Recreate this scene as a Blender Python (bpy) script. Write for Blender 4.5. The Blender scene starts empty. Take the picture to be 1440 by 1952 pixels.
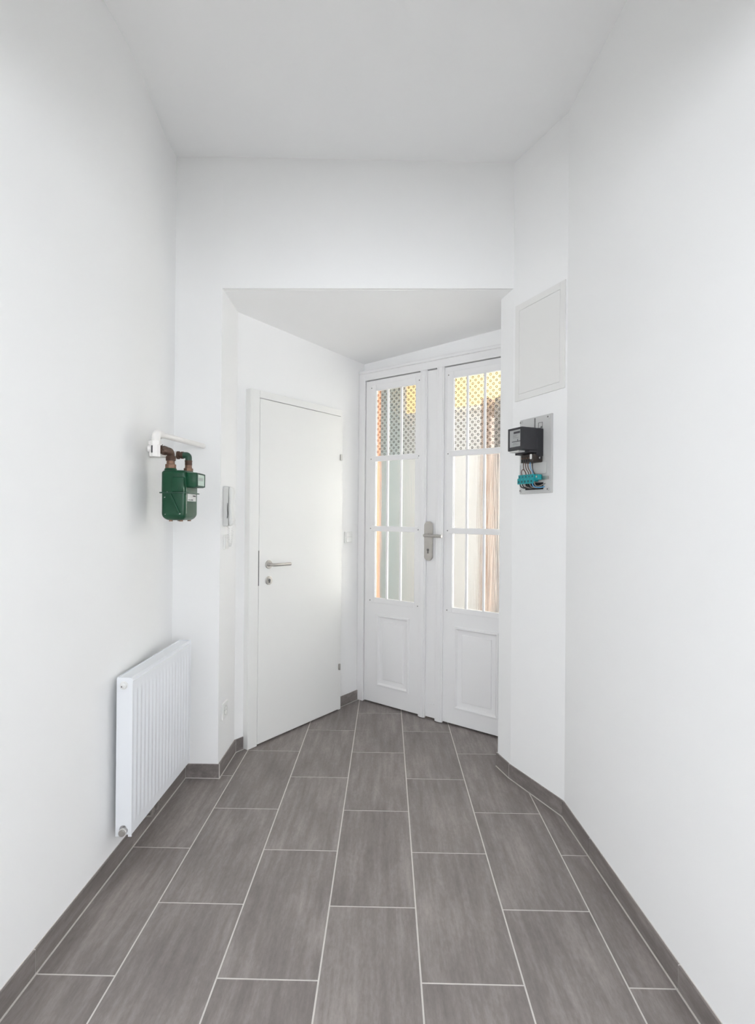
import bpy, bmesh, math, random
from mathutils import Vector, Matrix

random.seed(7)
SC = bpy.context.scene
COL = SC.collection

# ------------------------------------------------------------------ camera
F_PX, YAW, PITCH, ROLL, CAM_H = 1012.9, -0.017495, 0.003659, 0.008299, 1.3746
cam_data = bpy.data.cameras.new('camera')
cam_data.sensor_fit = 'HORIZONTAL'
cam_data.sensor_width = 36.0
cam_data.lens = F_PX / 1440.0 * 36.0
cam_data.clip_start = 0.02
cam = bpy.data.objects.new('camera', cam_data)
COL.objects.link(cam)
fw = Vector((math.sin(YAW) * math.cos(PITCH), math.cos(YAW) * math.cos(PITCH), math.sin(PITCH)))
rt = Vector((math.cos(YAW), -math.sin(YAW), 0))
up = rt.cross(fw)
R_ = math.cos(ROLL) * rt + math.sin(ROLL) * up
U_ = -math.sin(ROLL) * rt + math.cos(ROLL) * up
m = Matrix((R_, U_, -fw)).transposed().to_4x4()
m.translation = Vector((0, 0, CAM_H))
cam.matrix_world = m
SC.camera = cam

# ------------------------------------------------------------------ world, light, exposure
world = bpy.data.worlds.new('world')
SC.world = world
world.use_nodes = True
bg = world.node_tree.nodes['Background']
bg.inputs['Color'].default_value = (0.80, 0.90, 1.0, 1)
bg.inputs['Strength'].default_value = 1.0

def area(name, loc, rot, sx, sy, power, col):
    d = bpy.data.lights.new(name, 'AREA')
    d.shape = 'RECTANGLE'
    d.size, d.size_y = sx, sy
    d.energy = power
    d.color = col
    o = bpy.data.objects.new(name, d)
    COL.objects.link(o)
    o.location = loc
    o.rotation_euler = rot
    return o

# added area lights as daylight at two invented windows behind the camera
for side in (-1, 1):
    area('window_daylight', (side * 2.00, -2.72, 1.75), (math.radians(90), 0, 0), 1.70, 1.30, 78, (0.925, 0.955, 1.0))

SC.view_settings.view_transform = 'Standard'
SC.view_settings.look = 'None'
SC.view_settings.gamma = 1.0
SC.view_settings.use_curve_mapping = False
SC.view_settings.exposure = 0.09
SC.cycles.max_bounces = 11
SC.cycles.diffuse_bounces = 9
SC.cycles.transmission_bounces = 6
SC.cycles.adaptive_threshold = 0.22
world.cycles.sampling_method = 'NONE'
SC.cycles.sample_clamp_indirect = 6.0

# ------------------------------------------------------------------ materials
MAT = {}

def mat(name, color, rough=0.5, metal=0.0, noise=0.0, nscale=8.0, bump=0.0, bscale=60.0, spec=0.5, detail=2):
    """principled material; noise = relative colour variation, bump = fine relief"""
    if name in MAT:
        return MAT[name]
    mt = bpy.data.materials.new(name)
    mt.use_nodes = True
    nt = mt.node_tree
    b = nt.nodes['Principled BSDF']
    b.inputs['Roughness'].default_value = rough
    b.inputs['Metallic'].default_value = metal
    b.inputs['Specular IOR Level'].default_value = spec
    b.inputs['Base Color'].default_value = (*color, 1)
    tc = nt.nodes.new('ShaderNodeTexCoord')
    if noise:
        n = nt.nodes.new('ShaderNodeTexNoise')
        n.inputs['Scale'].default_value = nscale
        n.inputs['Detail'].default_value = detail
        nt.links.new(tc.outputs['Object'], n.inputs['Vector'])
        r = nt.nodes.new('ShaderNodeMix')
        r.data_type = 'RGBA'
        r.inputs[6].default_value = (*[c * (1 - noise) for c in color], 1)
        r.inputs[7].default_value = (*[min(1, c * (1 + noise)) for c in color], 1)
        nt.links.new(n.outputs['Fac'], r.inputs[0])
        nt.links.new(r.outputs[2], b.inputs['Base Color'])
    if bump:
        n2 = nt.nodes.new('ShaderNodeTexNoise')
        n2.inputs['Scale'].default_value = bscale
        n2.inputs['Detail'].default_value = 2
        nt.links.new(tc.outputs['Object'], n2.inputs['Vector'])
        bp = nt.nodes.new('ShaderNodeBump')
        bp.inputs['Strength'].default_value = bump
        bp.inputs['Distance'].default_value = 0.002
        nt.links.new(n2.outputs['Fac'], bp.inputs['Height'])
        nt.links.new(bp.outputs['Normal'], b.inputs['Normal'])
    MAT[name] = mt
    return mt

PAINT = mat('wall_paint', (0.89, 0.89, 0.885), 0.9, noise=0.008, nscale=2.5, spec=0.25, detail=1)
CEILP = mat('ceiling_paint', (0.92, 0.92, 0.92), 0.95, noise=0.008, nscale=2, spec=0.2, detail=1)
GROUT = mat('grout', (0.66, 0.63, 0.60), 0.9, noise=0.12, nscale=25, bump=0.3, bscale=300)
LACQ = mat('white_lacquer', (0.83, 0.83, 0.81), 0.38, noise=0.004, nscale=3)
OLDW = mat('gloss_white_wood', (0.83, 0.825, 0.825), 0.36, noise=0.01, nscale=5)
RADW = mat('radiator_enamel', (0.82, 0.84, 0.87), 0.32, noise=0.004, nscale=4)
PLAST = mat('white_plastic', (0.80, 0.80, 0.785), 0.4, noise=0.006, nscale=20)
GREYP = mat('grey_plastic', (0.66, 0.66, 0.645), 0.45, noise=0.01, nscale=20)
STEEL = mat('brushed_steel', (0.52, 0.50, 0.475), 0.34, metal=1.0, noise=0.08, nscale=40)
DARKM = mat('dark_metal', (0.16, 0.16, 0.16), 0.4, metal=0.6, noise=0.05, nscale=30)
BLACK = mat('black_plastic', (0.022, 0.022, 0.026), 0.42, noise=0.2, nscale=30, bump=0.05, bscale=120)
BLACK2 = mat('black_void', (0.008, 0.008, 0.009), 0.8, noise=0.1)
GREEN = mat('green_enamel', (0.004, 0.058, 0.025), 0.34, noise=0.14, nscale=9, bump=0.08, bscale=40, spec=0.4)
GREEND = mat('dark_green_enamel', (0.012, 0.06, 0.035), 0.4, noise=0.15, nscale=20)
RUST = mat('rusty_brown_iron', (0.085, 0.045, 0.030), 0.6, metal=0.25, noise=0.6, nscale=60, bump=0.5, bscale=160)
BRASS = mat('old_brass', (0.20, 0.115, 0.075), 0.5, metal=0.5, noise=0.4, nscale=70, bump=0.3, bscale=150)
PIPEW = mat('white_pipe_paint', (0.82, 0.80, 0.775), 0.45, noise=0.03, nscale=20, bump=0.2, bscale=50)
GREY = mat('light_grey_board', (0.56, 0.56, 0.55), 0.5, noise=0.03, nscale=12)
TEAL = mat('teal_plastic', (0.006, 0.30, 0.33), 0.4, noise=0.06, nscale=40)
TEALD = mat('dark_teal_plastic', (0.004, 0.09, 0.10), 0.5, noise=0.1, nscale=40)
WBROWN = mat('brown_wire', (0.10, 0.035, 0.018), 0.5, noise=0.1, nscale=60)
WBLUE = mat('blue_wire', (0.10, 0.33, 0.60), 0.5, noise=0.1, nscale=60)
WGREY = mat('grey_wire', (0.24, 0.22, 0.20), 0.5, noise=0.1, nscale=60)
WBLACK = mat('black_wire', (0.018, 0.018, 0.018), 0.5, noise=0.1, nscale=60)
PAPER = mat('sticker_paper', (0.72, 0.72, 0.70), 0.6, noise=0.03, nscale=60)
INK = mat('dark_print', (0.05, 0.05, 0.055), 0.6, noise=0.05)
REDINK = mat('red_mark', (0.45, 0.03, 0.02), 0.5, noise=0.05)
DIAL = mat('silver_dial', (0.40, 0.41, 0.41), 0.4, metal=0.3, noise=0.05, nscale=50)
SCREW = mat('screw_head', (0.22, 0.21, 0.20), 0.4, metal=0.8, noise=0.1, nscale=200)
HATCHP = mat('hatch_enamel', (0.80, 0.795, 0.775), 0.5, noise=0.004, nscale=4)
TERRA = mat('terracotta_lining', (0.42, 0.155, 0.06), 0.6, noise=0.12, nscale=6)
STW = mat('stairwell_paint', (0.56, 0.56, 0.562), 0.9, noise=0.02, nscale=3)
STG = mat('stairwell_grey_paint', (0.42, 0.49, 0.50), 0.8, noise=0.03, nscale=3)
STF = mat('stairwell_floor_stone', (0.34, 0.31, 0.27), 0.5, noise=0.2, nscale=14)
WOODB = mat('brown_wood', (0.14, 0.062, 0.022), 0.5, noise=0.3, nscale=9)
DWOOD = mat('dark_wood', (0.045, 0.035, 0.03), 0.5, noise=0.2, nscale=9)

def tile_material(name, dark):
    mt = bpy.data.materials.new(name)
    mt.use_nodes = True
    nt = mt.node_tree
    L = nt.links.new
    b = nt.nodes['Principled BSDF']
    tc = nt.nodes.new('ShaderNodeTexCoord')
    oi = nt.nodes.new('ShaderNodeObjectInfo')
    off = nt.nodes.new('ShaderNodeVectorMath')
    off.operation = 'SCALE'
    L(oi.outputs['Random'], off.inputs['Scale'])
    off.inputs[0].default_value = (31.0, 17.0, 5.0)
    add = nt.nodes.new('ShaderNodeVectorMath')
    add.operation = 'ADD'
    L(tc.outputs['Object'], add.inputs[0])
    L(off.outputs[0], add.inputs[1])
    def noise(sx, sy, scale, detail, rough=0.55):
        mp = nt.nodes.new('ShaderNodeMapping')
        mp.inputs['Scale'].default_value = (sx, sy, sx)
        L(add.outputs[0], mp.inputs['Vector'])
        n = nt.nodes.new('ShaderNodeTexNoise')
        n.inputs['Scale'].default_value = scale
        n.inputs['Detail'].default_value = detail
        n.inputs['Roughness'].default_value = rough
        L(mp.outputs['Vector'], n.inputs['Vector'])
        return n
    streak = noise(5.0, 0.55, 6.0, 6, 0.62)
    fine = noise(1.0, 0.35, 110.0, 4, 0.7)
    blot = noise(1.0, 0.45, 7.0, 3)
    def m_(op, a, bb):
        n = nt.nodes.new('ShaderNodeMath')
        n.operation = op
        for i, v in enumerate((a, bb)):
            if isinstance(v, (int, float)):
                n.inputs[i].default_value = v
            else:
                L(v, n.inputs[i])
        return n.outputs[0]
    s = m_('ADD', m_('MULTIPLY', streak.outputs['Fac'], 0.55), m_('MULTIPLY', fine.outputs['Fac'], 0.25))
    s = m_('ADD', s, m_('MULTIPLY', blot.outputs['Fac'], 0.35))
    s = m_('ADD', s, m_('MULTIPLY', oi.outputs['Random'], 0.035))
    cr = nt.nodes.new('ShaderNodeValToRGB')
    e = cr.color_ramp.elements
    k = dark
    e[0].position = 0.42
    e[0].color = (0.166 * k, 0.144 * k, 0.136 * k, 1)
    e[1].position = 0.76
    e[1].color = (0.34 * k, 0.303 * k, 0.287 * k, 1)
    mid = cr.color_ramp.elements.new(0.58)
    mid.color = (0.226 * k, 0.199 * k, 0.189 * k, 1)
    L(s, cr.inputs['Fac'])
    L(cr.outputs['Color'], b.inputs['Base Color'])
    rr = m_('ADD', 0.40, m_('MULTIPLY', blot.outputs['Fac'], 0.16))
    L(rr, b.inputs['Roughness'])
    bp = nt.nodes.new('ShaderNodeBump')
    bp.inputs['Strength'].default_value = 0.12
    bp.inputs['Distance'].default_value = 0.001
    L(fine.outputs['Fac'], bp.inputs['Height'])
    L(bp.outputs['Normal'], b.inputs['Normal'])
    return mt

TILE = tile_material('stoneware_tile', 1.0)
SKIRT = tile_material('stoneware_skirting', 0.86)

def glass_material(name, rough, pattern, streak, diffuse):
    """frosted / pressed window glass: rough transmission plus a milky diffuse share.
    pattern: pressed lattice of small rings joined by diagonal ribs (object x / z)."""
    mt = bpy.data.materials.new(name)
    mt.use_nodes = True
    nt = mt.node_tree
    L = nt.links.new
    nt.nodes.remove(nt.nodes['Principled BSDF'])
    out = nt.nodes['Material Output']
    g = nt.nodes.new('ShaderNodeBsdfGlass')
    g.inputs['Roughness'].default_value = rough
    g.inputs['IOR'].default_value = 1.45
    g.inputs['Color'].default_value = (0.97, 0.98, 0.97, 1)
    tr = nt.nodes.new('ShaderNodeBsdfTranslucent')
    tr.inputs['Color'].default_value = (0.93, 0.95, 0.94, 1)
    mx = nt.nodes.new('ShaderNodeMixShader')
    mx.inputs[0].default_value = diffuse
    L(g.outputs[0], mx.inputs[1])
    L(tr.outputs[0], mx.inputs[2])
    L(mx.outputs[0], out.inputs['Surface'])
    tc = nt.nodes.new('ShaderNodeTexCoord')
    def m_(op, a, bb=0.0, clamp=False):
        n = nt.nodes.new('ShaderNodeMath')
        n.operation = op
        n.use_clamp = clamp
        for i, v in enumerate((a, bb)):
            if isinstance(v, (int, float)):
                n.inputs[i].default_value = v
            else:
                L(v, n.inputs[i])
        return n.outputs[0]
    if streak:
        mp = nt.nodes.new('ShaderNodeMapping')
        mp.inputs['Scale'].default_value = (90, 1, 1.2)
        L(tc.outputs['Object'], mp.inputs['Vector'])
        n = nt.nodes.new('ShaderNodeTexNoise')
        n.inputs['Scale'].default_value = 1.0
        n.inputs['Detail'].default_value = 2
        L(mp.outputs['Vector'], n.inputs['Vector'])
        bp = nt.nodes.new('ShaderNodeBump')
        bp.inputs['Strength'].default_value = 0.35
        bp.inputs['Distance'].default_value = 0.004
        L(n.outputs['Fac'], bp.inputs['Height'])
        L(bp.outputs['Normal'], g.inputs['Normal'])
    if pattern:
        sx = nt.nodes.new('ShaderNodeSeparateXYZ')
        L(tc.outputs['Object'], sx.inputs[0])
        P = 0.041
        p = m_('DIVIDE', m_('ADD', sx.outputs['X'], sx.outputs['Z']), P)
        q = m_('DIVIDE', m_('SUBTRACT', sx.outputs['X'], sx.outputs['Z']), P)
        fp = m_('SUBTRACT', m_('FRACT', m_('ADD', p, 50.5)), 0.5)
        fq = m_('SUBTRACT', m_('FRACT', m_('ADD', q, 50.5)), 0.5)
        d = m_('SQRT', m_('ADD', m_('MULTIPLY', fp, fp), m_('MULTIPLY', fq, fq)))
        ring = m_('LESS_THAN', m_('ABSOLUTE', m_('SUBTRACT', d, 0.205)), 0.072)
        ap = m_('ABSOLUTE', fp)
        aq = m_('ABSOLUTE', fq)
        ribs = m_('MAXIMUM',
                  m_('LESS_THAN', m_('ABSOLUTE', m_('SUBTRACT', ap, 0.40)), 0.035),
                  m_('LESS_THAN', m_('ABSOLUTE', m_('SUBTRACT', aq, 0.40)), 0.035))
        ribs = m_('MULTIPLY', ribs, 0.16)
        pat = m_('MAXIMUM', m_('MULTIPLY', ring, 0.85), ribs, True)
        cm = nt.nodes.new('ShaderNodeMix')
        cm.data_type = 'RGBA'
        cm.inputs[6].default_value = (0.96, 0.97, 0.96, 1)
        cm.inputs[7].default_value = (0.28, 0.27, 0.26, 1)  # darker tint stands in for refraction in the pressed rings
        L(pat, cm.inputs[0])
        L(cm.outputs[2], g.inputs['Color'])
        cm2 = nt.nodes.new('ShaderNodeMix')
        cm2.data_type = 'RGBA'
        cm2.inputs[6].default_value = (0.92, 0.94, 0.93, 1)
        cm2.inputs[7].default_value = (0.22, 0.22, 0.21, 1)
        L(pat, cm2.inputs[0])
        L(cm2.outputs[2], tr.inputs['Color'])
        bp = nt.nodes.new('ShaderNodeBump')
        bp.inputs['Strength'].default_value = 0.3
        bp.inputs['Distance'].default_value = 0.001
        L(pat, bp.inputs['Height'])
        L(bp.outputs['Normal'], g.inputs['Normal'])
    return mt

GLASS_RING = glass_material('ring_pattern_glass', 0.05, True, False, 0.03)
GLASS_FROST = glass_material('frosted_glass', 0.10, False, True, 0.03)

def emit_material(name, col, strength):
    mt = bpy.data.materials.new(name)
    mt.use_nodes = True
    nt = mt.node_tree
    b = nt.nodes['Principled BSDF']
    b.inputs['Base Color'].default_value = (*col, 1)
    b.inputs['Emission Color'].default_value = (*col, 1)
    b.inputs['Emission Strength'].default_value = strength
    return mt

# ------------------------------------------------------------------ mesh helpers
def new_bm():
    return bmesh.new()

def bx(bm, x0, x1, y0, y1, z0, z1, bev=0.0, seg=2):
    r = bmesh.ops.create_cube(bm, size=1.0)
    vs = r['verts']
    for v in vs:
        v.co = Vector((x0 + (v.co.x + .5) * (x1 - x0), y0 + (v.co.y + .5) * (y1 - y0), z0 + (v.co.z + .5) * (z1 - z0)))
    if bev > 0:
        es = list({e for v in vs for e in v.link_edges})
        bmesh.ops.bevel(bm, geom=es, offset=bev, segments=seg, affect='EDGES', profile=0.5)
    return bm

def prism(bm, poly, z0, z1):
    """poly: list of (x,y); z0/z1 numbers or functions of (x,y)"""
    f0 = z0 if callable(z0) else (lambda x, y: z0)
    f1 = z1 if callable(z1) else (lambda x, y: z1)
    lo = [bm.verts.new((x, y, f0(x, y))) for x, y in poly]
    hi = [bm.verts.new((x, y, f1(x, y))) for x, y in poly]
    n = len(poly)
    bm.faces.new(lo[::-1])
    bm.faces.new(hi)
    for i in range(n):
        j = (i + 1) % n
        bm.faces.new((lo[i], lo[j], hi[j], hi[i]))
    return bm

def prism_xz(bm, poly, y0, y1):
    """outline in x,z extruded along y"""
    a = [bm.verts.new((x, y0, z)) for x, z in poly]
    b = [bm.verts.new((x, y1, z)) for x, z in poly]
    n = len(poly)
    bm.faces.new(a)
    bm.faces.new(b[::-1])
    for i in range(n):
        j = (i + 1) % n
        bm.faces.new((a[i], b[i], b[j], a[j]))
    return bm

def frame_of(d):
    d = d.normalized()
    h = Vector((0, 0, 1)) if abs(d.z) < 0.9 else Vector((1, 0, 0))
    a = d.cross(h).normalized()
    return a, d.cross(a).normalized()

def cyl(bm, p0, p1, r0, r1=None, seg=20):
    r1 = r0 if r1 is None else r1
    p0, p1 = Vector(p0), Vector(p1)
    a, b = frame_of(p1 - p0)
    A, B = [], []
    for i in range(seg):
        t = 2 * math.pi * i / seg
        w = a * math.cos(t) + b * math.sin(t)
        A.append(bm.verts.new(p0 + w * r0))
        B.append(bm.verts.new(p1 + w * r1))
    bm.faces.new(A)
    bm.faces.new(B[::-1])
    for i in range(seg):
        j = (i + 1) % seg
        bm.faces.new((A[i], B[i], B[j], A[j]))
    return bm

def lathe(bm, p0, d, prof, seg=24):
    """prof: list of (distance along d, radius)"""
    p0, d = Vector(p0), Vector(d).normalized()
    a, b = frame_of(d)
    rings = []
    for s, r in prof:
        rings.append([bm.verts.new(p0 + d * s + (a * math.cos(2 * math.pi * i / seg) + b * math.sin(2 * math.pi * i / seg)) * max(r, 1e-5)) for i in range(seg)])
    for k in range(len(rings) - 1):
        for i in range(seg):
            j = (i + 1) % seg
            bm.faces.new((rings[k][i], rings[k + 1][i], rings[k + 1][j], rings[k][j]))
    bm.faces.new(rings[0])
    bm.faces.new(rings[-1][::-1])
    return bm

def smooth_path(pts, n=6):
    """Catmull-Rom through pts"""
    P = [Vector(p) for p in pts]
    out = []
    for i in range(len(P) - 1):
        p0, p1, p2, p3 = P[max(i - 1, 0)], P[i], P[i + 1], P[min(i + 2, len(P) - 1)]
        for k in range(n):
            t = k / n
            out.append(0.5 * ((2 * p1) + (p2 - p0) * t + (2 * p0 - 5 * p1 + 4 * p2 - p3) * t * t + (3 * p1 - p0 - 3 * p2 + p3) * t ** 3))
    out.append(P[-1])
    return out

def fillet_path(pts, r, n=6):
    """polyline with rounded corners"""
    P = [Vector(p) for p in pts]
    out = [P[0]]
    for i in range(1, len(P) - 1):
        a, b = (P[i - 1] - P[i]), (P[i + 1] - P[i])
        rr = min(r, a.length * .49, b.length * .49)
        s, e = P[i] + a.normalized() * rr, P[i] + b.normalized() * rr
        for k in range(n + 1):
            t = k / n
            out.append(s * (1 - t) ** 2 + P[i] * 2 * t * (1 - t) + e * t * t)
    out.append(P[-1])
    return out

def tube(bm, path, r, seg=12):
    P = [Vector(p) for p in path]
    rings = []
    a = None
    for i, p in enumerate(P):
        d = (P[min(i + 1, len(P) - 1)] - P[max(i - 1, 0)])
        if d.length < 1e-9:
            continue
        d.normalize()
        if a is None:
            a, _ = frame_of(d)
        a = (a - d * a.dot(d)).normalized()
        b = d.cross(a)
        rr = r(i / (len(P) - 1)) if callable(r) else r
        rings.append([bm.verts.new(p + (a * math.cos(2 * math.pi * k / seg) + b * math.sin(2 * math.pi * k / seg)) * rr) for k in range(seg)])
    for k in range(len(rings) - 1):
        for i in range(seg):
            j = (i + 1) % seg
            bm.faces.new((rings[k][i], rings[k][j], rings[k + 1][j], rings[k + 1][i]))
    bm.faces.new(rings[0][::-1])
    bm.faces.new(rings[-1])
    return bm

def rounded_rect(x0, x1, z0, z1, r, n=5):
    out = []
    for cx, cz, a0 in ((x1 - r, z0 + r, -90), (x1 - r, z1 - r, 0), (x0 + r, z1 - r, 90), (x0 + r, z0 + r, 180)):
        for k in range(n + 1):
            t = math.radians(a0 + 90 * k / n)
            out.append((cx + r * math.cos(t), cz + r * math.sin(t)))
    return out

def obj(name, bm, material, parent=None, smooth=None):
    bmesh.ops.recalc_face_normals(bm, faces=bm.faces[:])
    me = bpy.data.meshes.new(name)
    bm.to_mesh(me)
    bm.free()
    me.materials.append(material)
    if smooth is not None:
        for p in me.polygons:
            p.use_smooth = True
        me.set_sharp_from_angle(angle=math.radians(smooth))
    o = bpy.data.objects.new(name, me)
    COL.objects.link(o)
    if parent is not None:
        o.parent = parent
    return o

def dup(o, parent=None, loc=None):
    c = o.copy()
    COL.objects.link(c)
    if parent is not None:
        c.parent = parent
    if loc is not None:
        c.location = loc
    return c

def thing(name, label, cat, loc=(0, 0, 0), rotz=0.0, kind=None):
    o = bpy.data.objects.new(name, None)
    o.empty_display_size = 0.05
    COL.objects.link(o)
    o.location = loc
    o.rotation_euler = (0, 0, rotz)
    tag(o, label, cat, kind)
    return o

def tag(o, label, cat, kind=None, group=None):
    o['label'] = label
    o['category'] = cat
    if kind:
        o['kind'] = kind
    if group:
        o['group'] = group
    return o

def struct(name, bm, material, label, cat, smooth=None):
    return tag(obj(name, bm, material, None, smooth), label, cat, 'structure')

# ------------------------------------------------------------------ plan
E1 = Vector((math.cos(math.radians(54)), math.sin(math.radians(54))))     # along the flush-door wall
E2 = Vector((E1.y, -E1.x))                                                  # along the double-door wall
ROT_A, ROT_B = math.radians(54), math.radians(-36)
CEIL = 3.228
Y_BACK = 0.80     # where the hallway opens to the invented room around the viewer
ROOM_Y, ROOM_X = -2.80, 3.00
HEAD_Z = 2.47  # header height, set to shade the upper hallway walls
SK = 0.010      # skirting thickness
SKH = 0.072     # skirting height
WA = Vector((-0.866, 3.039))          # start of the flush-door wall surface
DD = Vector((-0.157, 3.909))          # left edge of double-door leaf plane
R0 = Vector((0.620, 2.930))
R1 = Vector((0.658, 2.800))
R2 = Vector((0.822, 2.447))
RB = Vector((0.822 + 0.050 * (2.447 - Y_BACK), Y_BACK))
CORN = WA + E1 * 1.172                # corner flush-door wall / double-door wall
ER = R0 + E1 * 0.400                  # far end of right alcove wall
LX = -1.042
LIN_L, LIN_R = Vector((-0.866, 2.747)), R1

def wall_seg(bm, a, b, z0, z1, th=0.14, ea=0.0, eb=0.0):
    a, b = Vector(a), Vector(b)
    d = (b - a).normalized()
    n = Vector((-d.y, d.x))
    a2, b2 = a - d * ea, b + d * eb
    return prism(bm, [tuple(a2), tuple(b2), tuple(b2 + n * th), tuple(a2 + n * th)], z0, z1)

def zc(x, y):
    """alcove ceiling height, slightly sagging to the back"""
    t = (y - 2.75 - 0.03 * (x + 0.866)) / 1.2
    return 2.543 + 0.015 * (x + 0.866) - 0.056 * t

# ------------------------------------------------------------------ floor with single tiles
def clip_poly(poly, x0, x1, y0, y1):
    def cl(pts, inside, inter):
        out = []
        for i in range(len(pts)):
            a, b = pts[i - 1], pts[i]
            ia, ib = inside(a), inside(b)
            if ib:
                if not ia:
                    out.append(inter(a, b))
                out.append(b)
            elif ia:
                out.append(inter(a, b))
        return out
    def ix(c):
        return lambda a, b: (c, a[1] + (b[1] - a[1]) * (c - a[0]) / (b[0] - a[0]))
    def iy(c):
        return lambda a, b: (a[0] + (b[0] - a[0]) * (c - a[1]) / (b[1] - a[1]), c)
    p = poly
    for inside, inter in ((lambda q: q[0] >= x0, ix(x0)), (lambda q: q[0] <= x1, ix(x1)),
                          (lambda q: q[1] >= y0, iy(y0)), (lambda q: q[1] <= y1, iy(y1))):
        if not p:
            return []
        p = cl(p, inside, inter)
    out = []
    for q in p:
        if not out or (Vector(q) - Vector(out[-1])).length > 1e-4:
            out.append(q)
    if len(out) > 1 and (Vector(out[0]) - Vector(out[-1])).length < 1e-4:
        out.pop()
    return out

GI = 0.0045     # grout line along the skirting
doorB_back = 0.03
fA = WA + E2 * (SK + GI)
pA0 = Vector((LIN_L.x + SK + GI, 0))
pA0.y = fA.y + (pA0.x - fA.x) / E1.x * E1.y
tA = (DD + E1 * doorB_back - pA0).dot(E1)
pA1 = pA0 + E1 * tA
n_r = Vector((-(R2 - R1).y, (R2 - R1).x)).normalized()     # outward
n_r0 = Vector((-(R1 - R0).y, (R1 - R0).x)).normalized()
n_rw = Vector((-(RB - R2).y, (RB - R2).x)).normalized()
gi = SK + GI
FLOOR_POLY = [(LX + gi, Y_BACK + 0.004), (LX + gi, 2.747 - gi), (LIN_L.x + gi, 2.747 - gi), tuple(pA0), tuple(pA1),
              tuple(R0 - E2 * 0.012 + E1 * ((DD + E1 * doorB_back - R0).dot(E1))),
              tuple(R0 - n_r0 * gi), tuple(R1 - (n_r0 + n_r) * 0.5 * gi), tuple(R2 - (n_r + n_rw) * 0.52 * gi), tuple(RB - n_rw * gi + Vector((0, 0.004)))]

fb = new_bm()
prism(fb, [(LX - 0.02, Y_BACK), (LX - 0.02, 2.80), (-0.95, 2.80), (-0.95, 3.06), tuple(CORN + Vector((-0.03, 0.03))), tuple(CORN + E1 * 0.05 + E2 * 0.1),
           tuple(ER + E2 * 0.05 + E1 * 0.02), tuple(R0 + E2 * 0.05), tuple(R1 + n_r * 0.03), tuple(R2 + n_rw * 0.03), tuple(RB + n_rw * 0.02)], -0.06, -0.0008)
floor = struct('floor', fb, GROUT, 'grey stoneware tile floor with pale grout lines', 'floor')
TX0, TP, TY0, TL, GR = -1.09572, 0.302, 1.56561, 0.602, 0.0052
for i in range(-1, 8):
    xa, xb = TX0 + TP * i, TX0 + TP * (i + 1)
    yo = TY0 if i % 2 == 0 else TY0 + 0.2977
    for j in range(-8, 5):
        ya, yb = yo + TL * j, yo + TL * (j + 1)
        q = clip_poly(FLOOR_POLY, xa + GR / 2, xb - GR / 2, ya + GR / 2, yb - GR / 2)
        if len(q) < 3:
            continue
        ar = abs(sum(q[k - 1][0] * q[k][1] - q[k][0] * q[k - 1][1] for k in range(len(q)))) / 2
        if ar < 2e-4:
            continue
        obj('tile', prism(new_bm(), q, -0.012, 0.0), TILE, floor)

# ------------------------------------------------------------------ walls and ceilings
def smoothstep(a, b, x):
    t = max(0.0, min(1.0, (x - a) / (b - a)))
    return t * t * (3 - 2 * t)

def left_offset(y, z):
    return 0.070 * smoothstep(2.05, 2.72, y) * smoothstep(0.12, 0.62, z)

wb = new_bm()
ys = [Y_BACK] + [Y_BACK + (1.9 - Y_BACK) * k / 4 for k in range(1, 5)] + [1.9 + 0.05 * k for k in range(1, 18)] + [2.86]
zs = [-0.06, 0.0, 0.1] + [0.1 + 0.06 * k for k in range(1, 10)] + [0.9, 1.4, 2.0, 2.6, 3.0, CEIL, CEIL + 0.1]
gi_, go_ = {}, {}
for a, y in enumerate(ys):
    for c, z in enumerate(zs):
        gi_[a, c] = wb.verts.new((LX - left_offset(y, z), y, z))
        go_[a, c] = wb.verts.new((LX - 0.24, y, z))
for a in range(len(ys) - 1):
    for c in range(len(zs) - 1):
        wb.faces.new((gi_[a, c], gi_[a + 1, c], gi_[a + 1, c + 1], gi_[a, c + 1]))
        wb.faces.new((go_[a, c], go_[a, c + 1], go_[a + 1, c + 1], go_[a + 1, c]))
for a in range(len(ys) - 1):
    for c in (0, len(zs) - 1):
        wb.faces.new((gi_[a, c], go_[a, c], go_[a + 1, c], gi_[a + 1, c]))
for c in range(len(zs) - 1):
    for a in (0, len(ys) - 1):
        wb.faces.new((gi_[a, c], gi_[a, c + 1], go_[a, c + 1], go_[a, c]))
struct('wall_left', wb, PAINT, 'white plastered wall on the left behind radiator and gas meter', 'wall', 40)

# wall with the wide opening: pier on the left, lintel above
wf = new_bm()
dlin = (LIN_R - LIN_L).normalized()
nlin = Vector((-dlin.y, dlin.x))
prism(wf, [(LX - 0.10, 2.747), tuple(LIN_L), (LIN_L.x - 0.012, 2.85), (LX - 0.10, 2.85)], -0.06, CEIL + 0.1)
a, b = LIN_L, LIN_R + dlin * 0.10
prism(wf, [tuple(a), tuple(b), tuple(b + nlin * 0.10), tuple(a + nlin * 0.12)],
      lambda x, y: 2.543 + 0.015 * (x + 0.866), CEIL + 0.1)
struct('wall_front', wf, PAINT, 'white pier and lintel wall above the alcove opening', 'wall')

struct('wall_reveal', wall_seg(new_bm(), LIN_L + Vector((0, 0.0002)), WA, -0.06, 2.60, 0.12, 0, 0.05), PAINT,
       'narrow white reveal wall carrying intercom and socket', 'wall')

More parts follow.
